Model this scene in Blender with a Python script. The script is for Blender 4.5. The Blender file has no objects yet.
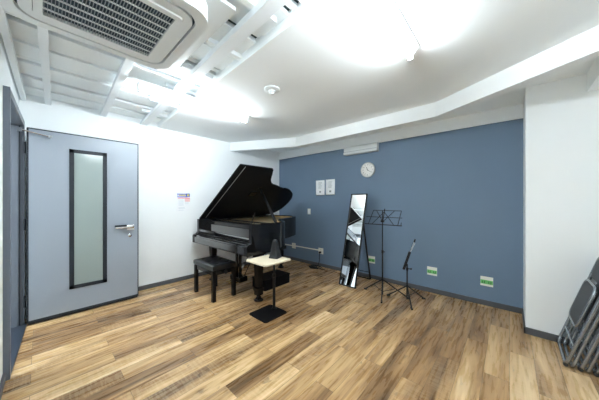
import bpy, bmesh, math, random
from mathutils import Vector, Matrix
PI = math.pi
sc = bpy.context.scene
col = sc.collection
random.seed(5)

# ------------------------------------------------------------ camera, world, exposure
cam_d = bpy.data.cameras.new('camera'); cam = bpy.data.objects.new('camera', cam_d); col.objects.link(cam)
cam.location = (0, 0, 1.3)
cam.rotation_euler = (PI/2, 0, math.radians(42.03))
cam_d.sensor_width = 36; cam_d.lens = 233/599*36; cam_d.clip_start = .02; cam_d.shift_y = .5/599
sc.camera = cam
w = bpy.data.worlds.new('world'); sc.world = w; w.use_nodes = True
w.node_tree.nodes['Background'].inputs[0].default_value = (.75, .85, 1, 1)
w.node_tree.nodes['Background'].inputs[1].default_value = .3
sc.view_settings.view_transform = 'Standard'; sc.view_settings.look = 'None'
sc.view_settings.gamma = 1; sc.view_settings.use_curve_mapping = False
sc.view_settings.exposure = 2.32
sc.cycles.max_bounces = 14; sc.cycles.diffuse_bounces = 12; sc.cycles.glossy_bounces = 5
sc.cycles.use_denoising = True
sc.cycles.sample_clamp_indirect = 6
TUBE_E = 34.0       # emission of the fluorescent tubes
HALL_W = 6         # hall lamp

# ------------------------------------------------------------ materials
def mat(name, colr, rough=.5, metal=0, spec=.5, coat=0, bump=0, bscale=200, vary=0, vscale=8, emit=None, alpha=None, trans=0):
    m = bpy.data.materials.new(name); m.use_nodes = True
    nt = m.node_tree; b = nt.nodes['Principled BSDF']
    b.inputs['Roughness'].default_value = rough; b.inputs['Metallic'].default_value = metal
    b.inputs['Specular IOR Level'].default_value = spec; b.inputs['Coat Weight'].default_value = coat
    b.inputs['Coat Roughness'].default_value = .03
    b.inputs['Transmission Weight'].default_value = trans
    tc = nt.nodes.new('ShaderNodeTexCoord')
    n = nt.nodes.new('ShaderNodeTexNoise'); n.inputs['Scale'].default_value = vscale; n.inputs['Detail'].default_value = 4
    nt.links.new(tc.outputs['Object'], n.inputs['Vector'])
    mx = nt.nodes.new('ShaderNodeMix'); mx.data_type = 'RGBA'
    v = vary
    mx.inputs[6].default_value = tuple(max(0, c*(1-v)) for c in colr)+(1,)
    mx.inputs[7].default_value = tuple(min(1, c*(1+v)) for c in colr)+(1,)
    nt.links.new(n.outputs['Fac'], mx.inputs[0]); nt.links.new(mx.outputs[2], b.inputs['Base Color'])
    if bump:
        n2 = nt.nodes.new('ShaderNodeTexNoise'); n2.inputs['Scale'].default_value = bscale; n2.inputs['Detail'].default_value = 3
        nt.links.new(tc.outputs['Object'], n2.inputs['Vector'])
        bp = nt.nodes.new('ShaderNodeBump'); bp.inputs['Strength'].default_value = bump; bp.inputs['Distance'].default_value = .002
        nt.links.new(n2.outputs['Fac'], bp.inputs['Height']); nt.links.new(bp.outputs['Normal'], b.inputs['Normal'])
    if emit:
        b.inputs['Emission Color'].default_value = tuple(emit[:3])+(1,); b.inputs['Emission Strength'].default_value = emit[3]
    return m

M = {}
M['white_wall'] = mat('white_wall', (.905,.935,.945), .75, bump=.25, bscale=90, vary=.01)
M['ceiling'] = mat('ceiling_white', (.90,.935,.945), .8, vary=.01)
M['beam'] = mat('beam_white', (.88,.91,.92), .7, bump=.15, bscale=90)
M['blue_wall'] = mat('blue_wallpaper', (.150,.222,.318), .62, bump=.3, bscale=120, vary=.04, vscale=3)
M['baseboard'] = mat('baseboard_grey', (.085,.09,.10), .5)
M['deck'] = mat('deck_white', (.84,.88,.89), .55, vary=.06, vscale=3)
M['bar'] = mat('bar_white', (.82,.86,.88), .45, vary=.02)
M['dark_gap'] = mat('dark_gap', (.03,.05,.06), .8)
M['door_leaf'] = mat('door_leaf', (.285,.325,.375), .38, vary=.015, vscale=2)
M['door_frame'] = mat('door_frame', (.13,.152,.185), .4, vary=.03)
M['door_dark'] = mat('door_dark', (.018,.024,.032), .5, spec=.3)
M['threshold'] = mat('threshold_steel', (.045,.06,.085), .4, metal=.2)
M['glass_frost'] = mat('frosted_glass', (.27,.325,.315), .12, spec=.6)
M['chrome'] = mat('chrome', (.75,.76,.78), .15, metal=1)
M['piano'] = mat('piano_black', (.008,.008,.009), .07, spec=.9, coat=1)
M['piano_gloss'] = M['piano']; M['piano'] = mat('piano_case_black', (.006,.006,.007), .12, spec=.35, coat=.12)
M['pale_metal'] = mat('pale_metal', (.42,.43,.45), .4)
M['black_leg'] = mat('black_leg_lacquer', (.006,.006,.007), .22, spec=.2)
M['piano_lid'] = mat('piano_lid_black', (.006,.007,.010), .38, spec=.12)
M['gold'] = mat('gold_plate', (.80,.56,.22), .45, metal=.2, vary=.1)
M['spruce'] = mat('spruce', (.72,.50,.24), .5, vary=.1)
M['steel_string'] = mat('strings', (.6,.58,.52), .3, metal=1)
M['brass'] = mat('brass', (.75,.55,.22), .25, metal=1)
M['felt'] = mat('red_felt', (.25,.02,.02), .9)
M['leather'] = mat('bench_leather', (.006,.007,.009), .28, bump=.3, bscale=250)
M['black'] = mat('black_satin', (.008,.008,.009), .4, spec=.3)
M['black_matt'] = mat('black_matt', (.006,.006,.007), .6, spec=.08, bump=.2, bscale=300)
M['rubber'] = mat('rubber', (.02,.02,.02), .8)
M['board_top'] = mat('pale_board', (.80,.70,.52), .45, vary=.06, vscale=14)
M['metronome'] = mat('metronome_plastic', (.022,.023,.025), .4, spec=.3)
M['mirror'] = mat('mirror_glass', (.93,.94,.94), .0, metal=1)
M['plate'] = mat('plate_ivory', (.86,.86,.78), .4)
M['green'] = mat('green_label', (.16,.55,.16), .5)
M['darkgreen'] = mat('dark_green_mark', (.02,.12,.03), .5)
M['paper'] = mat('paper', (.90,.92,.94), .6)
M['ink'] = mat('grey_ink', (.25,.27,.30), .7)
M['clockwhite'] = mat('clock_white', (.88,.88,.85), .4)
M['clockrim'] = mat('clock_rim', (.55,.57,.55), .35)
M['acplastic'] = mat('ac_plastic', (.72,.75,.75), .4)
M['acdark'] = mat('ac_dark', (.02,.045,.07), .6)
M['acslat'] = mat('ac_slat', (.34,.39,.42), .45)
M['tube'] = mat('fluorescent_tube', (1,1,1), .3, emit=(.86,.95,1.0,TUBE_E))
M['batten'] = mat('batten_white', (.85,.87,.88), .35)
M['chairtube'] = mat('grey_painted_steel', (.33,.36,.39), .22, metal=.8)
M['chairpad'] = mat('dark_grey_vinyl', (.03,.038,.046), .5, spec=.3, bump=.3, bscale=200)
M['blue_ink'] = mat('blue_ink', (.05,.10,.55), .5)
M['yellow_ink'] = mat('yellow_ink', (.85,.75,.10), .5)
M['red_ink'] = mat('red_ink', (.80,.12,.12), .5)
M['pink_ink'] = mat('pink_ink', (.85,.55,.55), .5)
M['pale_ink'] = mat('pale_ink', (.60,.65,.72), .5)
M['hall_floor'] = mat('hall_floor', (.60,.60,.58), .5)
M['coat'] = mat('brown_coat', (.035,.03,.026), .85, bump=.4, bscale=60)

def floor_material():
    m = bpy.data.materials.new('oak_plank_vinyl'); m.use_nodes = True
    nt = m.node_tree; N = nt.nodes.new; L = nt.links.new; b = nt.nodes['Principled BSDF']
    geo = N('ShaderNodeNewGeometry'); sep = N('ShaderNodeSeparateXYZ'); L(geo.outputs['Position'], sep.inputs[0])
    def mt(op, a, bb=None, cc=None):
        n = N('ShaderNodeMath'); n.operation = op
        for i, v in enumerate((a, bb, cc)):
            if v is None: continue
            if isinstance(v, (int, float)): n.inputs[i].default_value = v
            else: L(v, n.inputs[i])
        return n.outputs[0]
    PW, PL = .148, .918
    u = mt('DIVIDE', mt('ADD', sep.outputs['X'], 0.0), PW)
    ui = mt('FLOOR', u); uf = mt('SUBTRACT', u, ui)
    par = mt('PINGPONG', ui, 1.0)
    v = mt('DIVIDE', mt('SUBTRACT', sep.outputs['Y'], 1.785 if True else 0), PL)
    v = mt('ADD', v, mt('MULTIPLY', par, .5))
    vi = mt('FLOOR', v); vf = mt('SUBTRACT', v, vi)
    cid = N('ShaderNodeCombineXYZ'); L(ui, cid.inputs[0]); L(vi, cid.inputs[1])
    wn = N('ShaderNodeTexWhiteNoise'); wn.noise_dimensions = '2D'; L(cid.outputs[0], wn.inputs['Vector'])
    rs = N('ShaderNodeSeparateColor'); L(wn.outputs['Color'], rs.inputs[0])
    # grain coordinates, shifted per plank
    gx = mt('ADD', mt('MULTIPLY', sep.outputs['X'], 1.0), mt('MULTIPLY', rs.outputs[0], 37.0))
    gy = mt('ADD', mt('MULTIPLY', sep.outputs['Y'], .085), mt('MULTIPLY', rs.outputs[1], 23.0))
    gv = N('ShaderNodeCombineXYZ'); L(gx, gv.inputs[0]); L(gy, gv.inputs[1])
    n1 = N('ShaderNodeTexNoise'); n1.inputs['Scale'].default_value = 8; n1.inputs['Detail'].default_value = 6; n1.inputs['Roughness'].default_value = .6; n1.inputs['Distortion'].default_value = .8
    L(gv.outputs[0], n1.inputs['Vector'])
    n2 = N('ShaderNodeTexNoise'); n2.inputs['Scale'].default_value = 45; n2.inputs['Detail'].default_value = 5
    L(gv.outputs[0], n2.inputs['Vector'])
    # tone of the plank + broad grain
    tone = mt('ADD', mt('MULTIPLY', rs.outputs[2], .48), mt('MULTIPLY', mt('SUBTRACT', n1.outputs['Fac'], .5), 1.9))
    tone = mt('ADD', tone, mt('MULTIPLY', mt('SUBTRACT', n2.outputs['Fac'], .5), .45))
    tone = mt('ADD', tone, .20)
    cr = N('ShaderNodeValToRGB'); L(tone, cr.inputs[0])
    e = cr.color_ramp.elements
    e[0].position = 0; e[0].color = (.13,.074,.033,1)
    e[1].position = 1; e[1].color = (.86,.65,.39,1)
    for p, c in ((.25,(.27,.15,.064,1)), (.5,(.47,.285,.128,1)), (.75,(.66,.44,.215,1))):
        x = e.new(p); x.color = c
    # knots: sparse dark spots
    kv = N('ShaderNodeCombineXYZ'); L(gx, kv.inputs[0]); L(mt('ADD', mt('MULTIPLY', sep.outputs['Y'], .42), mt('MULTIPLY', rs.outputs[1], 23.0)), kv.inputs[1])
    n3 = N('ShaderNodeTexNoise'); n3.inputs['Scale'].default_value = 13; n3.inputs['Detail'].default_value = 4; n3.inputs['Distortion'].default_value = 1.0
    L(kv.outputs[0], n3.inputs['Vector'])
    kn = N('ShaderNodeMapRange'); L(n3.outputs['Fac'], kn.inputs[0]); kn.inputs[1].default_value = .64; kn.inputs[2].default_value = .74
    k1 = N('ShaderNodeMix'); k1.data_type = 'RGBA'; L(mt('MULTIPLY', kn.outputs[0], .55), k1.inputs[0]); L(cr.outputs[0], k1.inputs[6]); k1.inputs[7].default_value = (.07,.04,.022,1)
    # pale cross chatter marks on some planks
    sv = N('ShaderNodeCombineXYZ'); L(mt('MULTIPLY', sep.outputs['X'], 9.0), sv.inputs[0]); L(mt('MULTIPLY', sep.outputs['Y'], 60.0), sv.inputs[1])
    n4 = N('ShaderNodeTexNoise'); n4.inputs['Scale'].default_value = 1.0; n4.inputs['Detail'].default_value = 2; L(sv.outputs[0], n4.inputs['Vector'])
    sm = mt('MULTIPLY', mt('GREATER_THAN', rs.outputs[0], .55), mt('MULTIPLY', mt('GREATER_THAN', n4.outputs['Fac'], .52), .10))
    k2 = N('ShaderNodeMix'); k2.data_type = 'RGBA'; L(sm, k2.inputs[0]); L(k1.outputs[2], k2.inputs[6]); k2.inputs[7].default_value = (.92,.76,.50,1)
    # joints
    eu = mt('MINIMUM', uf, mt('SUBTRACT', 1.0, uf)); ev = mt('MINIMUM', vf, mt('SUBTRACT', 1.0, vf))
    joint = mt('MAXIMUM', mt('LESS_THAN', eu, .010), mt('LESS_THAN', ev, .0017))
    k3 = N('ShaderNodeMix'); k3.data_type = 'RGBA'; L(mt('MULTIPLY', joint, .6), k3.inputs[0]); L(k2.outputs[2], k3.inputs[6]); k3.inputs[7].default_value = (.07,.042,.022,1)
    L(k3.outputs[2], b.inputs['Base Color'])
    rr = N('ShaderNodeMapRange'); L(n2.outputs['Fac'], rr.inputs[0]); rr.inputs[3].default_value = .22; rr.inputs[4].default_value = .34
    L(rr.outputs[0], b.inputs['Roughness']); b.inputs['Specular IOR Level'].default_value = .5
    bp = N('ShaderNodeBump'); bp.inputs['Strength'].default_value = .12; bp.inputs['Distance'].default_value = .002
    L(mt('SUBTRACT', n2.outputs['Fac'], mt('MULTIPLY', joint, 1.0)), bp.inputs['Height']); L(bp.outputs[0], b.inputs['Normal'])
    return m
M['floor'] = floor_material()

# ------------------------------------------------------------ mesh helpers
class MB:
    def __init__(s): s.bm = bmesh.new()
    def box(s, x0, x1, y0, y1, z0, z1, mtx=None, bev=0):
        bm2 = bmesh.new(); bmesh.ops.create_cube(bm2, size=1)
        for v in bm2.verts: v.co = Vector(((x0+x1)/2+v.co.x*(x1-x0), (y0+y1)/2+v.co.y*(y1-y0), (z0+z1)/2+v.co.z*(z1-z0)))
        if bev: bmesh.ops.bevel(bm2, geom=bm2.edges[:], offset=bev, segments=2, affect='EDGES', profile=.6)
        s._merge(bm2, mtx); return s
    def _merge(s, bm2, mtx=None):
        if mtx is not None: bmesh.ops.transform(bm2, matrix=mtx, verts=bm2.verts)
        bmesh.ops.recalc_face_normals(bm2, faces=bm2.faces)
        me = bpy.data.meshes.new('t'); bm2.to_mesh(me); bm2.free(); s.bm.from_mesh(me); bpy.data.meshes.remove(me)
    def prism(s, pts, z0, z1, mtx=None, bev=0):
        bm2 = bmesh.new()
        lo = [bm2.verts.new((p[0], p[1], z0)) for p in pts]; hi = [bm2.verts.new((p[0], p[1], z1)) for p in pts]
        n = len(pts); bm2.faces.new(lo[::-1]); bm2.faces.new(hi)
        for i in range(n): bm2.faces.new((lo[i], lo[(i+1) % n], hi[(i+1) % n], hi[i]))
        if bev:
            es = [e for e in bm2.edges if abs(e.verts[0].co.z-e.verts[1].co.z) < 1e-6]
            bmesh.ops.bevel(bm2, geom=es, offset=bev, segments=2, affect='EDGES')
        s._merge(bm2, mtx); return s
    def wall(s, pts, z0, z1, t, mtx=None):
        """open ribbon along pts with thickness t (towards the left of travel)"""
        n = len(pts); off = []
        for i in range(n):
            a = Vector(pts[max(i-1, 0)]); b = Vector(pts[min(i+1, n-1)]); d = (b-a).normalized(); off.append(Vector(pts[i])+Vector((-d.y, d.x))*t)
        bm2 = bmesh.new()
        A = [[bm2.verts.new((p[0], p[1], z)) for z in (z0, z1)] for p in pts]; B = [[bm2.verts.new((p[0], p[1], z)) for z in (z0, z1)] for p in off]
        for i in range(n-1):
            bm2.faces.new((A[i][0], A[i+1][0], A[i+1][1], A[i][1])); bm2.faces.new((B[i+1][0], B[i][0], B[i][1], B[i+1][1]))
            bm2.faces.new((A[i][1], A[i+1][1], B[i+1][1], B[i][1])); bm2.faces.new((A[i+1][0], A[i][0], B[i][0], B[i+1][0]))
        bm2.faces.new((A[0][0], A[0][1], B[0][1], B[0][0])); bm2.faces.new((A[-1][1], A[-1][0], B[-1][0], B[-1][1]))
        s._merge(bm2, mtx); return s
    def ring(s, outer, inner, z0, z1, mtx=None):
        bm2 = bmesh.new(); n = len(outer)
        V = [[bm2.verts.new((p[0], p[1], z)) for p in c] for c in (outer, inner) for z in (z0, z1)]
        o0, o1, i0, i1 = V
        for i in range(n):
            j = (i+1) % n
            for q in ((o0[i], o0[j], o1[j], o1[i]), (i0[j], i0[i], i1[i], i1[j]), (o1[i], o1[j], i1[j], i1[i]), (o0[j], o0[i], i0[i], i0[j])): bm2.faces.new(q)
        s._merge(bm2, mtx); return s
    def tube(s, pts, r, seg=10, closed=False, mtx=None):
        P = [Vector(p) for p in pts]; n = len(P); rs = r if isinstance(r, (list, tuple)) else [r]*n
        bm2 = bmesh.new(); rings = []; up = None
        for i in range(n):
            if closed: d = (P[(i+1) % n]-P[i-1]).normalized()
            else: d = (P[min(i+1, n-1)]-P[max(i-1, 0)]).normalized()
            if up is None:
                up = Vector((0, 0, 1)) if abs(d.z) < .9 else Vector((1, 0, 0))
            a = (up-d*up.dot(d)).normalized(); up = a; b = d.cross(a)
            rings.append([bm2.verts.new(P[i]+(a*math.cos(2*PI*k/seg)+b*math.sin(2*PI*k/seg))*rs[i]) for k in range(seg)])
        m = n if closed else n-1
        for i in range(m):
            A, B = rings[i], rings[(i+1) % n]
            for k in range(seg): bm2.faces.new((A[k], A[(k+1) % seg], B[(k+1) % seg], B[k]))
        if not closed: bm2.faces.new(rings[0][::-1]); bm2.faces.new(rings[-1])
        s._merge(bm2, mtx); return s
    def lathe(s, prof, seg=24, mtx=None):
        """prof: (r, z) list, around z"""
        bm2 = bmesh.new(); R = []
        for r, z in prof: R.append([bm2.verts.new((max(r, 1e-5)*math.cos(2*PI*k/seg), max(r, 1e-5)*math.sin(2*PI*k/seg), z)) for k in range(seg)])
        for A, B in zip(R, R[1:]):
            for k in range(seg): bm2.faces.new((A[k], A[(k+1) % seg], B[(k+1) % seg], B[k]))
        bm2.faces.new(R[0][::-1]); bm2.faces.new(R[-1]); s._merge(bm2, mtx); return s
    def build(s, name, m, parent=None, smooth=None):
        me = bpy.data.meshes.new(name); s.bm.to_mesh(me); s.bm.free()
        me.materials.append(m if not isinstance(m, str) else M[m])
        if smooth:
            me.shade_smooth(); me.set_sharp_from_angle(angle=math.radians(smooth))
        o = bpy.data.objects.new(name, me); col.objects.link(o)
        if parent: o.parent = parent
        return o
def thing(name, label, cat, loc=(0,0,0), rz=0, group=None):
    o = bpy.data.objects.new(name, None); col.objects.link(o); o.location = loc; o.rotation_euler = (0, 0, rz)
    o.empty_display_size = .1
    o['label'] = label; o['category'] = cat
    if group: o['group'] = group
    return o
def tag(o, label, cat, group=None):
    o['label'] = label; o['category'] = cat
    if group: o['group'] = group
    return o
def struct(name, mb, m, parent=None):
    o = mb.build(name, m, parent)
    if not parent: o['kind'] = 'structure'
    return o
def copy_tree(o, parent=None):
    c = o.copy(); col.objects.link(c)
    if parent: c.parent = parent
    for ch in list(o.children): copy_tree(ch, c)
    return c
def T(x, y, z): return Matrix.Translation((x, y, z))
def R(a, ax): return Matrix.Rotation(a, 4, ax)
def rrect(x0, x1, y0, y1, r, n=6):
    p = []
    for cx, cy, a0 in ((x1-r, y1-r, 0), (x0+r, y1-r, PI/2), (x0+r, y0+r, PI), (x1-r, y0+r, 1.5*PI)):
        for k in range(n+1): a = a0+PI/2*k/n; p.append((cx+r*math.cos(a), cy+r*math.sin(a)))
    return p
def spline(P, n=8, closed=False):
    out = []; N = len(P); rng = range(N if closed else N-1)
    for i in rng:
        g = lambda k: Vector(P[k % N]) if closed else Vector(P[min(max(k, 0), N-1)])
        p0, p1, p2, p3 = g(i-1), g(i), g(i+1), g(i+2)
        for k in range(n):
            t = k/n; out.append(.5*((2*p1)+(p2-p0)*t+(2*p0-5*p1+4*p2-p3)*t*t+(3*p1-p0-3*p2+p3)*t**3))
    if not closed: out.append(Vector(P[-1]))
    return out

# ------------------------------------------------------------ the room
XL, YB, XR = -3.963, 3.698, 1.10      # white wall, blue wall, unseen right wall
H, SOF = 2.405, 2.245                 # ceiling, beam soffit
def lw(x): return -.186+(-2.57-x)*.017   # the door wall runs very slightly askew
YN = lw(XR)
struct('floor', MB().prism([(XL-.1, -.16), (XR+.1, YN-.02), (XR+.1, YB+.1), (XL-.1, YB+.1)], -.05, 0), 'floor')
struct('wall_left', MB().box(XL-.1, XL, -.3, YB+.1, 0, 2.6), 'white_wall')
struct('wall_back', MB().box(XL, XR, YB, YB+.1, 0, 2.6), 'blue_wall')
struct('wall_right', MB().box(XR, XR+.1, -.4, YB+.1, 0, 2.6), 'white_wall')
struct('wall_column', MB().box(.117, XR, 3.18, YB, 0, 2.6), 'white_wall')
# wall with the doorway, opening x -3.75..-2.75
DX0, DX1, DH = -3.75, -2.75, 2.07
def seg(mb, xa, xb, z0, z1, y_front=0, t=.12):
    mb.prism([(xa, lw(xa)+y_front-t), (xb, lw(xb)+y_front-t), (xb, lw(xb)+y_front), (xa, lw(xa)+y_front)], z0, z1)
mb = MB(); seg(mb, XL, DX0-.04, 0, 2.6); seg(mb, DX1+.04, XR, 0, 2.6); seg(mb, DX0-.04, DX1+.04, DH+.03, 2.6)
struct('wall_front', mb, 'white_wall')

# ceiling: smooth plaster part, and the open part beyond it
def cb(x): return 1.185-(x-XL)*.045
struct('ceiling', MB().prism([(XL, cb(XL)), (XR, cb(XR)), (XR, YB), (XL, YB)], H, H+.03), 'ceiling')
DK = 2.475
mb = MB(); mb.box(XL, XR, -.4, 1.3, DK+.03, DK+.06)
struct('ceiling_deck', mb, 'dark_gap')  # backing coloured dark to paint shade into the gaps between the panels
mb = MB()
x = XL+.012
i = 0
pat = [.235, .055, .20, .05, .26, .05]
gaps = [.012, .03, .035, .012, .03, .04]
while x < XR-.3:
    wd = pat[i % 6]; zt = DK if wd > .1 else DK+.014
    mb.prism([(x, -.3), (x+wd, -.3), (x+wd, cb(x)+.03), (x, cb(x)+.03)], zt, DK+.029)
    x += wd+gaps[i % 6]; i += 1
p = struct('ceiling_panels', mb, 'deck')
mb = MB(); mb.prism([(XL, cb(XL)), (XR, cb(XR)), (XR, cb(XR)+.02), (XL, cb(XL)+.02)], H+.03, DK+.03)
struct('ceiling_edge', mb, 'deck')
# long white bars of the open ceiling, each a thing
def bar(y_at_wall, wdt, x1, z0, z1, label, x0=XL, sl=.042):
    d = math.atan(-sl)
    m = MB(); L = (x1-x0)/math.cos(d)
    m.box(0, L, -wdt/2, wdt/2, z0, z1, T(x0, y_at_wall, 0) @ R(d, 'Z'), bev=.003)
    return tag(m.build('ceiling_bar', 'bar'), label, 'ceiling bar', 'white bars across the open ceiling')
bar(-.128, .038, XR-.1, 2.395, 2.445, 'white ceiling bar running along the top of the door wall', sl=.020)
bar(.055, .050, XR-.1, 2.405, 2.45, 'slim white ceiling bar that runs out above the blue-grey door and under the air conditioner', sl=.028)
bar(.545, .060, XR-.1, 2.405, 2.45, 'slim white ceiling bar meeting the corner of the air conditioner panel')
bar(1.00, .085, XR-.1, 2.395, 2.44, 'wide white ceiling bar between the air conditioner and the smooth ceiling')
# short cross pieces
CR = [(-.60,.70,1.03),(-1.13,.70,1.01),(-1.62,.80,1.10),(-2.08,.80,1.08),(-2.55,.83,1.13),(-3.05,.83,1.14),(-3.5,.86,1.16)]
for k, (cx, a, b) in enumerate(CR):
    m = MB().box(cx-.022, cx+.022, a, b, 2.44, 2.472)
    tag(m.build('ceiling_strut', 'bar'), 'short white cross strut sitting on the wide bar beside the smooth ceiling', 'ceiling strut', 'short struts over the wide ceiling bar')
# board around the air conditioner
m = MB(); m.prism(rrect(-2.22, -1.20, -.17, .775, .01, 2), 2.418, 2.44)
tag(m.build('mounting_board', 'acplastic'), 'square white board above the ceiling air conditioner', 'board')

# beam: bulkhead running round from the white wall to the right
BP = [(XL, 2.415), (-2.79, 2.99), (-.62, 2.975), (1.10, 1.945)]
struct('trim_1', MB().wall(BP, SOF, H, .085), 'beam')
# soffit behind the bulkhead up to the kink
struct('wall_back_upper', MB().box(XL, .117, YB-.006, YB, SOF+.002, H), 'beam')
struct('trim_3', MB().box(XL, .117, YB-.022, YB, SOF-.002, SOF+.024), 'beam')
struct('trim_4', MB().box(.50, XR, 1.9, 3.18, SOF, H+.02), 'beam')
# baseboards
struct('baseboard_left', MB().box(XL, XL+.012, -.1, YB, 0, .062, bev=.002), 'baseboard')
struct('baseboard_back', MB().box(XL, .117, YB-.012, YB, 0, .062, bev=.002), 'baseboard')
mb = MB(); mb.box(.105, XR, 3.168, 3.18, 0, .062); mb.box(.105, .117, 3.168, YB, 0, .062)
struct('baseboard_column', mb, 'baseboard')
mb = MB(); mb.prism([(DX1+.05, lw(DX1)-.001), (XR, lw(XR)-.001), (XR, lw(XR)+.012), (DX1+.05, lw(DX1)+.012)], 0, .062)
struct('baseboard_front', mb, 'baseboard')

# door: frame, threshold, open leaf lying along the white wall
dr = bpy.data.objects.new('door_1', None); col.objects.link(dr); dr['kind'] = 'structure'
m = MB()
m.box(DX1-.002, DX1+.055, -.30, -.150, 0, DH+.055)
m.build('frame_post', 'door_frame', dr)
m = MB(); m.box(DX0-.055, DX0, -.30, -.115, 0, DH+.055); m.box(DX0, DX0+.018, -.30, -.155, 0, DH); m.box(DX0, DX0+.010, -.30, -.135, 0, DH)
m.build('frame_post', 'door_frame', dr)
m = MB(); m.prism([(DX0, -.30), (DX1, -.30), (DX1, -.150), (DX0, -.115)], DH, DH+.055)
m.build('frame_head', 'door_frame', dr)
m = MB(); m.box(DX0+.002, DX0+.020, -.152, -.143, .02, DH); m.build('door_seal', 'door_dark', dr)
m = MB(); m.prism([(DX0+.0, -.30), (DX1, -.30), (DX1, -.150), (DX0, -.100)], 0, .012)
m.build('door_threshold', 'threshold', dr)
LX0, LX1 = -3.75, -3.69      # leaf thickness
lf = MB(); lf.box(LX0, LX1, -.09, .868, .050, 2.045, bev=.003)
leaf = lf.build('door_leaf', 'door_leaf', dr)
m = MB()
for a in ((-.096, .874, 2.044, 2.056), (-.096, .874, .030, .052)): m.box(LX0-.001, LX1+.002, a[0], a[1], a[2], a[3])
m.box(LX0-.001, LX1+.002, .864, .874, .04, 2.05); m.box(LX0-.001, LX1+.002, -.100, -.086, .04, 2.05)
m.build('edge_strip', 'door_dark', leaf)
m = MB(); m.box(LX0+.015, LX1-.02, -.09, .868, .004, .034); m.build('bottom_seal', 'rubber', leaf)
gy0, gy1, gz0, gz1 = .213, .545, .296, 1.882
m = MB()
fw = .040
m.box(LX1-.004, LX1+.008, gy0, gy1, gz1-fw, gz1); m.box(LX1-.004, LX1+.008, gy0, gy1, gz0, gz0+fw)
m.box(LX1-.004, LX1+.008, gy0, gy0+fw, gz0, gz1); m.box(LX1-.004, LX1+.008, gy1-fw, gy1, gz0, gz1)
m.build('window_frame', 'door_dark', leaf)
m = MB().box(LX1-.003, LX1+.002, gy0+fw, gy1-fw, gz0+fw, gz1-fw); m.build('window_glass', 'glass_frost', leaf)
# lever handle on a chrome plate, lock below
m = MB(); m.box(LX1, LX1+.010, .745, .825, .915, .985, bev=.003)
hp = m.build('handle_plate', 'chrome', leaf)
m = MB(); m.tube([(LX1+.006, .79, .962), (LX1+.05, .79, .962)], .011); m.box(LX1+.030, LX1+.060, .73, .815, .940, .985, bev=.006); m.box(LX1+.034, LX1+.056, .62, .74, .945, .972, bev=.005); m.build('door_handle', 'chrome', leaf, 40)
m = MB(); m.box(LX1+.030, LX1+.060, .615, .735, .966, .990, bev=.004); m.build('handle_grip', 'door_dark', leaf)
m = MB(); m.lathe([(.020, 0), (.020, .008), (.010, .011), (.001, .011)], 20, T(LX1, .778, .845) @ R(PI/2, 'Y')); m.build('door_lock', 'chrome', leaf, 40)
# closer arm
m = MB(); m.tube([(-3.64, -.14, 2.015), (-3.66, .055, 1.985)], .007, 8); m.lathe([(.016, 0), (.016, .03), (.001, .03)], 16, T(LX1, .065, 1.985) @ R(PI/2, 'Y'))
m.box(-3.655, -3.625, -.16, -.128, 1.99, 2.03)
m.build('closer_arm', 'chrome', dr, 40)
m = MB()
for z in (.25, 1.05, 1.85): m.tube([(-3.742, -.113, z-.06), (-3.742, -.113, z+.06)], .009, 10)
m.build('door_hinge', 'door_dark', dr, 40)

# hallway beyond the doorway (seen in the mirror)
struct('wall_hall', MB().box(-5.2, -1.6, -1.65, -1.55, 0, 2.5).box(-5.2, -5.1, -1.6, -.31, 0, 2.5).box(-1.7, -1.6, -1.6, -.31, 0, 2.5), 'white_wall')
struct('ceiling_hall', MB().box(-5.2, -1.6, -1.65, -.31, 2.4, 2.45), 'ceiling')
struct('floor_hall', MB().box(-5.2, -1.6, -1.65, -.30, -.05, 0), 'hall_floor')
struct('wall_hall_side', MB().box(-5.2, XL-.1, -.31, -.25, 0, 2.5), 'white_wall')

# ------------------------------------------------------------ lamps
def tube_light(x, y0, y1, label):
    t = thing('fluorescent_light', label, 'ceiling light', (x, (y0+y1)/2, H), 0, 'fluorescent battens on the ceiling')
    h = (y1-y0)/2
    XZ = Matrix(((1,0,0,0),(0,0,1,-h+.004),(0,1,0,0),(0,0,0,1)))
    MB().prism([(-.062, 0), (-.062, -.008), (-.018, -.048), (.018, -.048), (.062, -.008), (.062, 0)], 0, 2*h-.008, XZ).build('batten', 'batten', t)
    for s in (-1, 1): MB().box(-.016, .016, s*h-(.018 if s > 0 else 0), s*h+(0 if s > 0 else .018), -.084, -.045, bev=.003).build('end_cap', 'batten', t)
    MB().tube([(0, -h+.018, -.067), (0, h-.018, -.067)], .0145, 12).build('fluorescent_tube', 'tube', t, 60)
    return t
tube_light(-2.565, .60, 1.81, 'glowing fluorescent tube fixture beside the air conditioner, nearer the white wall')
tube_light(-.535, .60, 1.81, 'glowing fluorescent tube fixture on the smooth ceiling cut by the top of the photo')
lh = bpy.data.lights.new('hall_light', 'AREA'); lh.shape = 'RECTANGLE'; lh.size = 1.2; lh.size_y = .15; lh.energy = HALL_W; lh.color = (.95, .98, 1)
lo = bpy.data.objects.new('hall_light', lh); lo.location = (-3.3, -.95, 2.38); col.objects.link(lo)

# smoke detector
t = thing('smoke_detector', 'small round white detector on the smooth ceiling', 'smoke detector', (-1.75, 1.535, H))
MB().lathe([(.078, 0), (.078, -.008), (.070, -.014), (.045, -.018), (.001, -.018)], 32).build('base', 'acplastic', t, 40)
MB().lathe([(.034, -.017), (.034, -.030), (.022, -.036), (.020, -.052), (.001, -.054)], 24).build('sensor_head', 'acplastic', t, 40)

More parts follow.
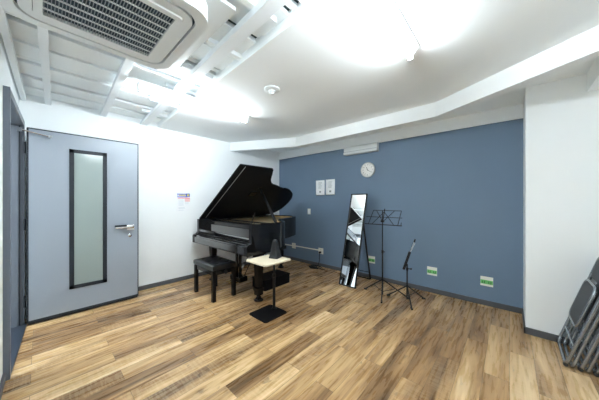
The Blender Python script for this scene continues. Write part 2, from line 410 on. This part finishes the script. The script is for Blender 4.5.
# air conditioner
ax, ay, az = -1.648, .256, 2.324
ac = thing('air_conditioner', 'large white ceiling cassette air conditioner with square slatted grille', 'air conditioner', (ax, ay, az))
o = .408
m = MB(); m.ring(rrect(-o, o, -o, o, .12, 10), rrect(-.352, .352, -.352, .352, .10, 10), 0, .094)
m.build('outer_panel', 'acplastic', ac, 40)
MB().prism(rrect(-.36, .36, -.36, .36, .11, 10), .022, .03).build('air_slot', 'acdark', ac)
m = MB(); m.ring(rrect(-.338, .338, -.338, .338, .09, 10), rrect(-.288, .288, -.288, .288, .03, 10), .0, .018); m.build('blade_panel', 'acplastic', ac, 40)
m = MB(); m.ring(rrect(-.285, .285, -.285, .285, .03, 6), rrect(-.250, .250, -.250, .250, .008, 6), -.008, .018); m.build('inner_frame', 'acplastic', ac, 40)
MB().box(-.252, .252, -.252, .252, .012, .020).build('filter', 'acdark', ac)
m = MB()
for k in range(38):
    y = -.246+k*.492/37; m.box(-.250, .250, y-.0013, y+.0013, -.004, .002)
g = m.build('grille_slats', 'acslat', ac); g['kind'] = 'stuff'
m = MB()
for k in range(1, 8):
    x_ = -.250+k*.500/8; m.box(x_-.0022, x_+.0022, -.250, .250, -.006, .002)
m.build('grille_ribs', 'acplastic', ac)

# ------------------------------------------------------------ grand piano
PX0, PX1, PYF = -3.79, -2.31, 1.63
pn = thing('grand_piano', 'glossy black grand piano with its lid propped open in the corner', 'piano', (-3.04, 1.63, 0))
def pm(mb, name, m, par=None, sm=None):
    o = mb.build(name, m, par or pn, sm)
    if par is None: o.location = -Vector(pn.location)
    return o
side = [(-2.31, 1.70), (-2.31, 2.0), (-2.312, 2.14), (-2.335, 2.25), (-2.40, 2.35), (-2.52, 2.43), (-2.65, 2.52), (-2.745, 2.65), (-2.81, 2.82), (-2.87, 3.0), (-2.955, 3.17), (-3.08, 3.29), (-3.26, 3.35), (-3.45, 3.36), (-3.62, 3.32), (-3.73, 3.23), (-3.77, 3.10), (-3.77, 2.6), (-3.77, 1.70)]
sp = [tuple(p) for p in spline(side, 5)]
RT, RB = 1.0, .665
pm(MB().wall(sp, RB, RT, .055), 'case_rim', 'piano', None, 35)
# inner rim of pale wood, soundboard, iron plate
def inset(P, d):
    n = len(P); out = []
    for i in range(n):
        a = Vector(P[max(i-1, 0)]); b = Vector(P[min(i+1, n-1)]); q = (b-a).normalized(); out.append(tuple(Vector(P[i])+Vector((-q.y, q.x))*d))
    return out
inn = inset(sp, .056)
pm(MB().wall([p for p in inn if p[0] > -3.66 and p[1] > 1.95], .90, .985, .03), 'inner_rim', 'spruce')
pl = [p for p in inset(sp, .062)]
poly = [(PX1-.06, 1.86)]+[p for p in pl if p[1] > 1.88]+[(PX0+.06, 1.86)]
pm(MB().prism(poly, .935, .962), 'iron_plate', 'gold')
pm(MB().prism(poly, RB+.02, RB+.04), 'soundboard', 'spruce')
m = MB()
for k in range(26):
    f = k/25; xs = -2.42-f*1.25; m.tube([(xs, 1.98, .972), (xs-.02-.05*f if xs > -3.6 else xs, 2.25+min(.9, f*1.3), .972)], .0018, 4)
st = pm(m, 'strings', 'steel_string'); st['kind'] = 'stuff'
m = MB()
for k in range(44): m.box(-2.42-k*.0285-.006, -2.42-k*.0285+.006, 2.08, 2.16, .970, .984)
st = pm(m, 'dampers', 'black'); st['kind'] = 'stuff'
# keybed, key slip, arms, fallboard, name board
pm(MB().box(PX0+.01, PX1-.01, 1.645, 2.30, .625, .668, bev=.004), 'keybed', 'piano')
pm(MB().box(PX0+.055, PX1-.055, PYF+.004, PYF+.026, .640, .728, bev=.006), 'key_slip', 'piano_gloss')
for s, xx in (('l', PX0), ('r', PX1-.062)):
    prof = [(PYF, .632), (PYF, .735), (PYF+.012, .755), (PYF+.06, .765), (PYF+.085, .80), (PYF+.095, .90), (PYF+.10, .985), (PYF+.115, RT), (PYF+.16, RT), (PYF+.16, .632)]
    m = MB(); m.prism(prof, 0, .062, Matrix(((0,0,1,xx),(1,0,0,0),(0,1,0,0),(0,0,0,1))), bev=.004)
    pm(m, 'key_arm', 'piano')
fp = [(PYF+.018, .728), (PYF+.022, .742), (PYF+.05, .752), (PYF+.10, .765), (PYF+.150, .800), (PYF+.165, .815), (PYF+.175, .80), (PYF+.175, .728)]
YZ = lambda x0: Matrix(((0,0,1,x0),(1,0,0,0),(0,1,0,0),(0,0,0,1)))
pm(MB().prism(fp, 0, PX1-PX0-.130, YZ(PX0+.065), bev=.003), 'fallboard', 'piano_gloss', None, 35)
pm(MB().box(PX0+.066, PX1-.066, PYF+.098, PYF+.102, .7655, .772), 'fallboard_hinge', 'black')
pm(MB().box(PX0+.066, PX1-.066, PYF+.176, PYF+.200, .728, .925, bev=.004), 'name_board', 'piano_gloss')
m = MB(); m.box(PX0+.10, PX1-.10, PYF+.21, PYF+.42, .955, .972, bev=.004); m.box(PX0+.10, PX1-.10, PYF+.205, PYF+.225, .93, .958)
pm(m, 'music_desk', 'piano')
pm(MB().box(PX0+.066, PX1-.066, PYF+.20, PYF+.235, .925, .934), 'desk_rail', 'piano')
# lid
LA = math.radians(33.2)
out2 = [(-2.30, 1.742), (-2.30, 2.29), (-2.312, 2.318), (-2.35, 2.34), (-2.46, 2.385), (-2.60, 2.46), (-2.70, 2.57), (-2.78, 2.74), (-2.845, 2.93), (-2.92, 3.11), (-3.03, 3.25), (-3.19, 3.345), (-3.38, 3.375), (-3.57, 3.355), (-3.70, 3.27), (-3.775, 3.14), (-3.78, 3.0), (-3.78, 1.742)]
lid_pts = [(p[0]+3.77, p[1]) for p in out2[:1]]+[(p[0]+3.77, p[1]) for p in spline(out2[1:-2], 5)]+[(p[0]+3.77, p[1]) for p in out2[-2:]]
lid_pts = [(x*(.948 if y < 2.36 else (.962 if y < 2.62 else (.98 if y < 2.9 else 1.01))), y+(.04 if y > 3 else (.02 if y > 2.7 else 0))) for x, y in lid_pts]
LM = T(-3.77, 0, 1.002) @ R(-LA, 'Y')
lid = pm(MB().prism(lid_pts, 0, .022, LM, bev=.004), 'lid', 'piano_lid', None, 30)
m = MB(); m.box(.03, 1.37, 1.828, 1.836, -.004, .0, LM)
lo_ = m.build('lid_hinge', 'pale_metal', lid)
for yy in (1.95, 2.7, 3.05): MB().box(-.012, .03, yy-.04, yy+.04, -.004, .001, LM).build('butt_hinge', 'brass', lid)
m = MB(); m.box(.70, .80, 2.27, 2.39, -.012, -.001, LM, bev=.003); m.build('prop_cup', 'piano', lid)
pa, pb = Vector((-2.338, 2.125, .995)), Vector((-2.985, 2.36, 1.50))
dv = (pb-pa); q = dv.to_track_quat('Z', 'X').to_matrix().to_4x4()
m = MB(); m.box(-.011, .011, -.019, .019, 0, dv.length, T(*pa) @ q, bev=.004)
pm(m, 'lid_prop', 'black')
pa, pb = Vector((-2.45, 1.78, .98)), Vector((-2.40, 1.82, 1.14))
m = MB(); m.tube([pa, pb], .007, 8); pm(m, 'short_prop', 'black')
# legs
def leg(x, y):
    m = MB()
    for (z0, z1, a, b) in ((.60, .668, .066, .066), (.52, .60, .048, .052), (.17, .52, .034, .046), (.13, .17, .05, .05), (.075, .13, .042, .042)):
        bm2 = bmesh.new(); lo = [bm2.verts.new((sx*a, sy*a, z0)) for sx, sy in ((-1,-1),(1,-1),(1,1),(-1,1))]; hi = [bm2.verts.new((sx*b, sy*b, z1)) for sx, sy in ((-1,-1),(1,-1),(1,1),(-1,1))]
        bm2.faces.new(lo[::-1]); bm2.faces.new(hi)
        for i in range(4): bm2.faces.new((lo[i], lo[(i+1) % 4], hi[(i+1) % 4], hi[i]))
        m._merge(bm2, T(x, y, 0))
    l = pm(m, 'leg', 'black_leg')
    c = MB(); c.tube([(x-.018, y, .030), (x+.018, y, .030)], .030, 16); c.box(x-.026, x+.026, y-.012, y+.012, .03, .078)
    c.build('caster', 'black', l, 40)
    c = MB(); c.lathe([(.058, 0), (.062, .010), (.05, .018), (.03, .012), (.001, .012)], 24, T(x, y, 0)); c.build('caster_cup', 'black', l, 40)
leg(-2.43, 1.90); leg(-3.63, 1.90); leg(-3.30, 3.12)
# lyre and pedals
m = MB(); m.box(-3.13, -2.95, 1.96, 2.04, .60, .63); m.box(-3.10, -3.07, 1.98, 2.015, .17, .62, bev=.003); m.box(-3.01, -2.98, 1.98, 2.015, .17, .62, bev=.003)
m.box(-3.17, -2.91, 1.93, 2.07, .10, .175, bev=.01)
m.tube([(-3.10, 2.05, .15), (-3.10, 2.35, .64)], .007, 8); m.tube([(-2.98, 2.05, .15), (-2.98, 2.35, .64)], .007, 8)
ly = pm(m, 'pedal_lyre', 'piano')
for k in (-1, 0, 1):
    c = MB(); c.prism(rrect(-3.04+k*.07-.013, -3.04+k*.07+.013, 1.83, 1.95, .011, 4), .095, .103, T(0, 0, 0)); c.build('pedal', 'brass', ly)

# bench
bn = thing('piano_bench', 'low black piano bench with a tufted leather seat in front of the keyboard', 'bench', (-3.062, 1.625, 0))
bm2 = bmesh.new(); nx, ny = 41, 25; sx_, sy_ = .56, .345; grid = []
for j in range(ny):
    row = []
    for i in range(nx):
        u = i/(nx-1); v = j/(ny-1)
        ed = min(u, 1-u, (v)*.62, (1-v)*.62)
        z = .468-.014*math.exp(-ed*60)
        for bu in (1/6, .5, 5/6):
            for bv in (.28, .72):
                d2 = ((u-bu)*sx_)**2+((v-bv)*sy_)**2; z -= .016*math.exp(-d2/.0005)
        row.append(bm2.verts.new(((u-.5)*sx_, (v-.5)*sy_, z)))
    grid.append(row)
for j in range(ny-1):
    for i in range(nx-1): bm2.faces.new((grid[j][i], grid[j][i+1], grid[j+1][i+1], grid[j+1][i]))
ext = bmesh.ops.extrude_edge_only(bm2, edges=[e for e in bm2.edges if e.is_boundary])
for v in [g_ for g_ in ext['geom'] if isinstance(g_, bmesh.types.BMVert)]: v.co.z = .405
m = MB(); m._merge(bm2); m.box(-.275, .275, -.168, .168, .400, .408)
seat = m.build('seat', 'leather', bn, 50)
for bu in (1/6, .5, 5/6):
    for bv in (.28, .72): MB().lathe([(.009, 0), (.008, .004), (.001, .006)], 10, T((bu-.5)*sx_, (bv-.5)*sy_, .4535)).build('seat_button', 'leather', seat, 50)
m = MB()
for y_ in (-.145, .145): m.box(-.25, .25, y_-.010, y_+.010, .335, .385)
for x_ in (-.250, .250): m.box(x_-.010, x_+.010, -.145, .145, .335, .385)
m.build('apron', 'piano', bn)
m = MB(); m.tube([(-.235, -.1, .388), (.235, .1, .388)], .008, 8); m.tube([(-.235, .1, .388), (.235, -.1, .388)], .008, 8); m.box(-.25, .25, -.15, .15, .384, .40)
m.build('lift_mechanism', 'black', bn)
for s in (-1, 1):
    m = MB(); m.tube([(s*.25, 0, .365), (s*.285, 0, .365)], .008, 10); m.tube([(s*.285, 0, .365), (s*.305, 0, .365)], .026, 18); m.build('height_knob', 'black', bn, 40)
for x_ in (-.25, .25):
    for y_ in (-.145, .145):
        MB().box(x_-.0235, x_+.0235, y_-.0235, y_+.0235, 0, .392, bev=.004).build('leg', 'black_leg', bn)

# black box under the piano
t = thing('storage_box', 'low black box lying on the floor under the treble side of the piano', 'box', (-2.74, 2.39, 0))
MB().box(-.15, .15, -.25, .25, 0, .132, bev=.008).build('body', 'black_matt', t)
MB().box(-.155, .155, -.255, .255, .132, .152, bev=.006).build('lid', 'black_matt', t)

# small table with metronome
t = thing('side_table', 'small table with a pale wooden top on one black pole beside the piano', 'table', (-2.06, 1.75, 0))
m = MB(); m.prism(rrect(-.155, .150, -.165, .165, .025), 0, .010, None, .003); m.build('base_plate', 'black_matt', t)
m = MB(); m.tube([(-.03, .115, .01), (-.03, .115, .42)], .016, 14); m.lathe([(.030, .01), (.028, .018), (.017, .024), (.001, .024)], 20, T(-.03, .115, 0)); m.build('pole', 'black', t, 40)
m = MB(); m.tube([(-.03, .115, .40), (-.03, .115, .602)], .012, 14); m.box(-.12, .06, .04, .16, .592, .601); m.build('inner_pole', 'black', t, 40)
m = MB(); m.tube([(-.03, .115, .40), (-.03, .115, .425)], .021, 14); m.tube([(-.03, .115, .412), (.0, .075, .412)], .005, 8); m.lathe([(.016, -.01), (.016, .01), (.001, .01)], 12, T(.004, .07, .412) @ R(PI/2, 'X')); m.build('clamp_knob', 'black', t, 40)
m = MB(); m.prism(rrect(-.195, .168, -.180, .205, .018), .602, .620, None, .002); m.build('tabletop', 'board_top', t)
mt_ = thing('metronome', 'black pyramid metronome standing on the pale tabletop', 'metronome', (-2.070, 1.865, .620), math.radians(20))
def frus(a0, b0, a1, b1, z0, z1):
    bm2 = bmesh.new(); lo = [bm2.verts.new((sx*a0, sy*b0, z0)) for sx, sy in ((-1,-1),(1,-1),(1,1),(-1,1))]; hi = [bm2.verts.new((sx*a1, sy*b1, z1)) for sx, sy in ((-1,-1),(1,-1),(1,1),(-1,1))]
    bm2.faces.new(lo[::-1]); bm2.faces.new(hi)
    for i in range(4): bm2.faces.new((lo[i], lo[(i+1) % 4], hi[(i+1) % 4], hi[i]))
    bmesh.ops.bevel(bm2, geom=bm2.edges[:], offset=.003, segments=2, affect='EDGES'); return bm2
m = MB(); m._merge(frus(.052, .052, .022, .022, .018, .205)); m.build('body', 'metronome', mt_)
m = MB(); m._merge(frus(.058, .058, .055, .055, 0, .020)); m.build('base', 'metronome', mt_)
m = MB(); m._merge(frus(.022, .022, .008, .008, .205, .218)); m.build('cap', 'metronome', mt_)
m = MB(); m.box(-.024, .024, -.003, .0, .03, .19, T(0, -.0515, 0) @ R(-.15, 'X')); m.build('scale_plate', 'black', mt_)

# ------------------------------------------------------------ things on the blue wall
YW = YB
def frame_pic(x0, x1, z0, z1, label):
    t = thing('framed_notice', label, 'notice', ((x0+x1)/2, YW, z0), 0, 'framed notices on the blue wall')
    a = (x1-x0)/2; h = z1-z0
    MB().box(-a, a, -.014, 0, 0, h, bev=.002).build('frame', 'chrome', t)
    MB().box(-a+.007, a-.007, -.0155, -.014, .007, h-.007).build('sheet', 'paper', t)
    m = MB()
    for k in range(6): m.box(-.045, .045-.01*(k % 3), -.0160, -.0155, h*.83-k*.022, h*.83-k*.022+.006)
    m.build('text_lines', 'ink', t)
    MB().box(-.022, .022, -.0160, -.0155, .05, .085).build('printed_mark', 'ink', t)
frame_pic(-2.878, -2.664, 1.402, 1.70, 'white framed notice sheet on the blue wall, left one of the pair')
frame_pic(-2.637, -2.428, 1.406, 1.704, 'white framed notice sheet on the blue wall, right one of the pair nearer the clock')
ck = thing('wall_clock', 'round white wall clock on the blue wall', 'clock', (-1.772, YW, 1.815))
CM = R(PI/2, 'X')
MB().lathe([(.126, 0), (.128, .02), (.122, .032), (.114, .030), (.113, .024), (.001, .024)], 48, CM).build('rim', 'clockrim', ck, 40)
MB().lathe([(.113, .0245), (.001, .0250)], 48, CM).build('dial', 'clockwhite', ck)
m = MB()
for k in range(60):
    a = 2*PI*k/60; m.box(-.001 if k % 5 else -.002, .001 if k % 5 else .002, .100 if k % 5 else .095, .106, .0252, .026, CM @ R(a, 'Z'))
m.build('minute_marks', 'ink', ck)
for k in range(1, 13):
    cu = bpy.data.curves.new('numeral', 'FONT'); cu.body = str(k); cu.size = .026; cu.align_x = 'CENTER'; cu.align_y = 'CENTER'
    a = PI/2-2*PI*k/12; ob = bpy.data.objects.new('numeral', cu); col.objects.link(ob); ob.parent = ck
    ob.location = (.082*math.cos(a), -.0262, .082*math.sin(a)); ob.rotation_euler = (PI/2, 0, 0)
    me_ = bpy.data.meshes.new_from_object(ob); me_.materials.clear(); me_.materials.append(M['black']); o2 = bpy.data.objects.new('numeral', me_); col.objects.link(o2); o2.parent = ck; o2.location = ob.location; o2.rotation_euler = ob.rotation_euler
    bpy.data.objects.remove(ob); bpy.data.curves.remove(cu)
def hand(name, ang, L, wd):
    m = MB(); m.box(-wd, wd, -.015, L, .0265, .028, CM @ R(-math.radians(ang), 'Z')); m.build(name, 'black', ck)
hand('hour_hand', 338, .050, .0032); hand('minute_hand', 126, .075, .0022)
t = thing('wall_housing', 'slim white housing mounted at the top of the blue wall above the clock', 'housing', (-1.905, YW, 2.105))
MB().box(-.290, .325, -.085, 0, 0, .136, bev=.008).build('body', 'acplastic', t)
MB().box(-.292, .327, -.098, -.085, .0, .040, bev=.005).build('front_lip', 'acplastic', t)
MB().box(-.290, .325, -.087, -.085, .045, .050).build('seam', 'ink', t)
t = thing('light_switch', 'small ivory switch plate on the blue wall right of the piano', 'switch', (-3.064, YW, 1.075))
MB().box(-.038, .038, -.007, 0, -.058, .058, bev=.003).build('plate', 'plate', t)
MB().box(-.018, .018, -.011, -.007, -.035, .035, bev=.002).build('rocker', 'paper', t)
def socket(x, z, w_, label, plug=False, green=False, grp=None, h_=.058):
    t = thing('wall_socket', label, 'socket', (x, YW, z), 0, grp)
    MB().box(-w_, w_, -.008, 0, -h_, h_, bev=.002).build('plate', 'plate', t)
    if green:
        MB().box(-w_*.97, w_*.97, -.0095, -.008, -h_*.55, h_*.28).build('green_label', 'green', t)
        for cx in ((-.5*w_, .5*w_)):
            m = MB()
            for dx in (-.010, .010): m.box(cx+dx-.004, cx+dx+.004, -.0105, -.0095, -.020, .004)
            m.box(cx-.014, cx+.014, -.0105, -.0095, -.026, -.022)
            m.build('socket_slots', 'darkgreen', t)
    else:
        for cz in (-.022, .022):
            m = MB()
            for dx in (-.008, .008): m.box(dx-.0015, dx+.0015, -.0085, -.0078, cz-.008, cz+.008)
            m.build('socket_slots', 'black', t)
    return t
socket(-3.496, .315, .052, 'ivory wall socket joined by a white conduit, nearer the piano')
socket(-2.763, .305, .058, 'ivory wall socket at the end of the white conduit with a black plug in it')
G = 'wall sockets with a green label'
socket(-1.711, .313, .060, 'green-labelled wall socket between the mirror and the tall music stand', green=True, grp=G)
socket(-.812, .303, .062, 'green-labelled wall socket just right of the folded music stand', green=True, grp=G)
socket(-.210, .298, .062, 'green-labelled wall socket nearest the white column', green=True, grp=G)
m = MB(); m.box(-3.76, -3.548, YW-.016, YW, .300, .322, bev=.003); m.box(-3.444, -2.821, YW-.016, YW, .305, .327, bev=.003)
tag(m.build('conduit', 'plate'), 'white cable conduit running along the blue wall between two sockets', 'conduit')
# black cord
m = MB(); m.box(-2.785, -2.745, YW-.050, YW-.0085, .262, .300, bev=.006)
cd = thing('power_cord', 'black power cord hanging from the wall socket and coiled on the floor', 'cord', (-2.76, YW, 0))
o = m.build('plug', 'black', cd); o.location = (2.76, -YW, 0)
pts = spline([(-2.765, YW-.045, .265), (-2.762, YW-.05, .18), (-2.77, YW-.07, .06), (-2.80, YW-.13, .014), (-2.86, YW-.20, .012), (-2.80, YW-.27, .016), (-2.68, YW-.22, .018), (-2.66, YW-.12, .022), (-2.78, YW-.10, .026), (-2.90, YW-.17, .028), (-2.84, YW-.26, .032), (-2.70, YW-.24, .036), (-2.68, YW-.14, .038), (-2.80, YW-.12, .042), (-2.87, YW-.17, .042), (-2.80, YW-.22, .046), (-2.66, YW-.20, .02), (-2.55, YW-.16, .008)], 6)
m = MB(); m.tube(pts, .007, 8); o = m.build('cable', 'rubber', cd, 60); o.location = (2.76, -YW, 0)
m = MB(); m.box(-2.90, -2.74, YW-.21, YW-.15, .0, .035, bev=.005); o = m.build('adapter', 'black', cd); o.location = (2.76, -YW, 0)
# poster on the white wall
t = thing('poster', 'small white poster with a blue header and a red band on the white wall', 'poster', (XL, 1.562, 1.125))
MB().box(0, .0015, -.105, .105, 0, .297).build('sheet', 'paper', t)
def patch(name, m_, rects):
    for (a, b, c, d) in rects: MB().box(.0015, .0022, a, b, c, d).build(name, m_, t)
patch('blue_header', 'blue_ink', [(-.10, .035, .270, .285), (-.10, .035, .240, .252), (.035, .10, .235, .29), (-.10, .06, .226, .232)])
patch('yellow_patch', 'yellow_ink', [(-.07, .03, .254, .268)]); 
m = MB(); m.lathe([(.018, 0), (.018, .0006), (.001, .0006)], 16, T(.0022, .072, .262) @ R(PI/2, 'Y')); m.build('yellow_disc', 'yellow_ink', t)
patch('red_band', 'red_ink', [(-.09, .10, .208, .220)])
patch('pink_panel', 'pink_ink', [(.02, .10, .155, .206)])
patch('text_line', 'pale_ink', [(-.08, .0, .185-k*.018, .190-k*.018) for k in range(6)]+[(.02, .08, .135-k*.018, .140-k*.018) for k in range(2)]+[(-.08, .02, .048, .058), (-.08, .0, .015, .020)])

# ------------------------------------------------------------ standing mirror
mr = thing('standing_mirror', 'tall narrow black-framed mirror leaning back on its stand by the blue wall', 'mirror', (-1.812, 3.065, 0))
ang = math.atan2(.385, 1.41)
MM = R(-ang, 'X')
L_ = 1.462; W_ = .142
m = MB()
m.box(-W_, -W_+.019, 0, .022, .012, L_, MM, .002); m.box(W_-.019, W_, 0, .022, .012, L_, MM, .002); m.box(-W_, W_, 0, .022, .012, .028, MM, .002); m.box(-W_, W_, 0, .022, L_-.016, L_, MM, .002)
m.build('frame', 'black', mr)
MB().box(-W_+.014, W_-.014, .006, .009, .026, L_-.014, MM).build('mirror_glass', 'mirror', mr)
MB().box(-W_+.010, W_-.010, .010, .018, .022, L_-.010, MM).build('back_panel', 'black_matt', mr)
hz = .98; hy = math.tan(ang)*hz+.03
m = MB()
for s in (-1, 1): m.tube([(s*.115, hy, hz), (s*.115, .555, .014)], .014, 8)
m.tube([(-.115, .555, .010), (.115, .555, .010)], .010, 8); m.tube([(-.115, hy, hz), (.115, hy, hz)], .008, 8)
m.tube([(.115, .49, .14), (-.115, .49, .14)], .006, 8)
m.build('rear_stand', 'black', mr, 40)

# ------------------------------------------------------------ music stands
def tripod(t, feet, zc, zs, r=.008):
    for fx, fy in feet:
        m = MB(); m.tube([(0, 0, zc), (fx, fy, .012)], r, 8); l = m.build('leg', 'black', t, 40)
        d = Vector((fx, fy, 0)).normalized()
        c = MB(); c.tube([(fx-d.x*.03, fy-d.y*.03, .018), (fx+d.x*.012, fy+d.y*.012, .011)], .0115, 8); c.build('rubber_foot', 'rubber', l, 40)
        c = MB(); c.tube([(0, 0, zs), (fx*.5, fy*.5, zc*.5+.006)], .0045, 6); c.build('brace', 'black', l, 40)
ms = thing('music_stand', 'tall black wire music stand with its desk open', 'music stand', (-1.275, 3.09, 0))
tripod(ms, [(-.293, .078), (.295, .146), (.07, -.20)], .235, .07)
m = MB(); m.tube([(0, 0, .03), (0, 0, .62)], .0095, 10); m.build('lower_pole', 'black', ms, 40)
m = MB(); m.tube([(0, 0, .60), (0, 0, 1.16)], .0065, 10); m.build('upper_pole', 'black', ms, 40)
m = MB(); m.tube([(0, 0, .59), (0, 0, .63)], .014, 10); m.tube([(0, 0, .61), (.035, -.01, .61)], .006, 8); m.build('clamp_knob', 'black', ms, 40)
m = MB(); m.tube([(0, 0, .215), (0, 0, .25)], .015, 10); m.build('collar', 'black', ms, 40)
# wire desk, facing the room, tilted back
DM = T(.005, -.015, .975) @ R(math.radians(4), 'Z') @ R(math.radians(-24), 'X')
m = MB(); w1, hh = .245, .205
def dt(a, b, r=.0042): m.tube([(a[0], 0, a[1]), (b[0], 0, b[1])], r, 6, mtx=DM)
dt((-w1, 0), (w1, 0), .006); dt((-w1*.98, hh*.52), (w1*.98, hh*.52)); dt((-w1*.62, hh), (w1*.90, hh)); dt((w1*.8, 0), (w1*.90, hh)); dt((-w1*.8, 0), (-w1*.62, hh))
dt((0, 0), (0, hh*1.12), .006); dt((0, hh*.2), (w1*.55, hh)); dt((0, hh*.2), (-w1*.45, hh)); dt((0, hh*.9), (-w1*.6, 0)); dt((0, hh*.9), (w1*.6, 0))
for s in (-1, 1):
    m.tube([(s*w1, 0, 0), (s*w1, -.035, 0), (s*w1, -.035, .03)], .0042, 6, mtx=DM)
m.build('desk', 'black', ms, 40)
m = MB(); m.tube([(-.02, 0, 0), (.02, 0, 0)], .014, 10, mtx=T(0, 0, 1.02)); m.build('tilt_joint', 'black', ms, 40)

m2 = thing('music_stand', 'short black music stand with its desk folded up into a slim bundle', 'music stand', (-.982, 3.165, 0))
tripod(m2, [(-.25, .0), (.15, .205), (.12, -.215)], .20, .06)
m = MB(); m.tube([(0, 0, .03), (0, 0, .48)], .0095, 10); m.build('pole', 'black', m2, 40)
m = MB(); m.tube([(0, 0, .40), (0, 0, .435)], .015, 10); m.tube([(0, 0, .42), (.04, .015, .42)], .006, 8); m.lathe([(.012, -.008), (.012, .008), (.001, .008)], 12, T(.045, .017, .42) @ R(PI/2, 'Y')); m.build('clamp_knob', 'black', m2, 40)
m = MB(); m.tube([(0, 0, .18), (0, 0, .215)], .015, 10); m.build('collar', 'black', m2, 40)
a0, a1, a2 = Vector((-.035, -.03, .41)), Vector((.030, .010, .64)), Vector((.078, .04, .785))
m = MB()
for d in (-.012, 0, .012): m.tube([a0+Vector((d, -d, 0)), a1+Vector((d, -d, 0))], .0075, 8)
m.tube([a0, a1], .014, 8); m.build('folded_desk', 'black', m2, 40)
m = MB(); m.tube([a1-Vector((.005, 0, .02)), a2], .0065, 8); m.tube([a1+Vector((.008, .01, 0)), a2+Vector((.004, .01, -.03))], .004, 6); m.build('desk_arm', 'chrome', m2, 40)
m = MB(); m.tube([a2-Vector((.005, 0, .02)), a2+Vector((.008, 0, .02))], .009, 8); m.build('arm_tip', 'black', m2, 40)

# ------------------------------------------------------------ folded chairs leaning on the right
def fillet(P, r=.05, n=5):
    P = [Vector(p) for p in P]; out = [P[0]]
    for i in range(1, len(P)-1):
        a = (P[i-1]-P[i]); b = (P[i+1]-P[i]); ra = min(r, a.length*.45, b.length*.45); pa = P[i]+a.normalized()*ra; pb = P[i]+b.normalized()*ra
        for k in range(n+1):
            t_ = k/n; out.append(pa*(1-t_)**2+P[i]*2*t_*(1-t_)+pb*t_**2)
    out.append(P[-1]); return out
def make_chair(label):
    # local: x = thickness (away from the room), y = width, z = up
    c = thing('folding_chair', label, 'folding chair', (0, 0, 0), 0, 'folded metal chairs stacked on the right')
    hw = .215
    m = MB(); m.tube([(0, p[0], p[1]) for p in rrect(-hw, hw, .013, .865, .055)], .0125, 10, closed=True); m.build('back_frame', 'chairtube', c, 50)
    m = MB(); m.tube(fillet([(.031, -hw+.006, .53), (.031, -hw+.006, .30), (.034, -hw+.004, .014), (.034, hw-.004, .014), (.031, hw-.006, .30), (.031, hw-.006, .53)], .05), .0115, 10); m.build('rear_leg_frame', 'chairtube', c, 50)
    m = MB(); m.tube([(0, -hw, .17), (0, hw, .17)], .008, 8); m.build('stretcher', 'chairtube', c, 50)
    for yy in (-hw, hw):
        m = MB(); m.tube([(0, yy*.86, .0115), (0, yy*.98, .0145)], .0145, 8); m.build('foot_cap', 'rubber', c, 40)
    YZm = Matrix(((0,0,1,0),(1,0,0,0),(0,1,0,0),(0,0,0,1)))
    m = MB(); m.prism(rrect(-.150, .150, .31, .64, .05), -.016, .000, T(-.012, .012, 0) @ YZm, .004); st = m.build('seat', 'chairpad', c, 40)
    loop = [(-.020, p[0]+.012, p[1]) for p in rrect(-.160, .160, .300, .65, .06)]
    m = MB(); m.tube(loop, .0115, 8, closed=True); m.build('seat_frame', 'chairtube', c, 50)
    m = MB(); m.prism(rrect(-.20, .20, .675, .855, .05), -.012, .012, T(.004, 0, 0) @ YZm, .006); m.build('backrest', 'chairpad', c, 40)
    for s in (-1, 1):
        m = MB(); m.box(-.004, .034, s*(hw-.016)-.003, s*(hw-.016)+.003, .42, .52); m.build('pivot_bracket', 'chairtube', c)
    return c
lean = math.radians(16.5)
names = ['folded grey steel chair with dark seat, outermost of the stack leaning on the right',
 'folded grey steel chair second from the outside of the leaning stack',
 'folded grey steel chair third from the outside of the leaning stack',
 'folded grey steel chair fourth from the outside, partly cut by the photo edge',
 'folded grey steel chair fifth from the outside, cut by the photo edge',
 'folded grey steel chair innermost of the leaning stack, against the right wall']
proto = make_chair(names[0])
for k in range(6):
    c = proto if k == 0 else copy_tree(proto)
    c['label'] = names[k]
    c.location = (.325+k*.072, 2.950-k*.006, .006); c.rotation_euler = (0, lean, math.radians((k % 3-1)*.8))
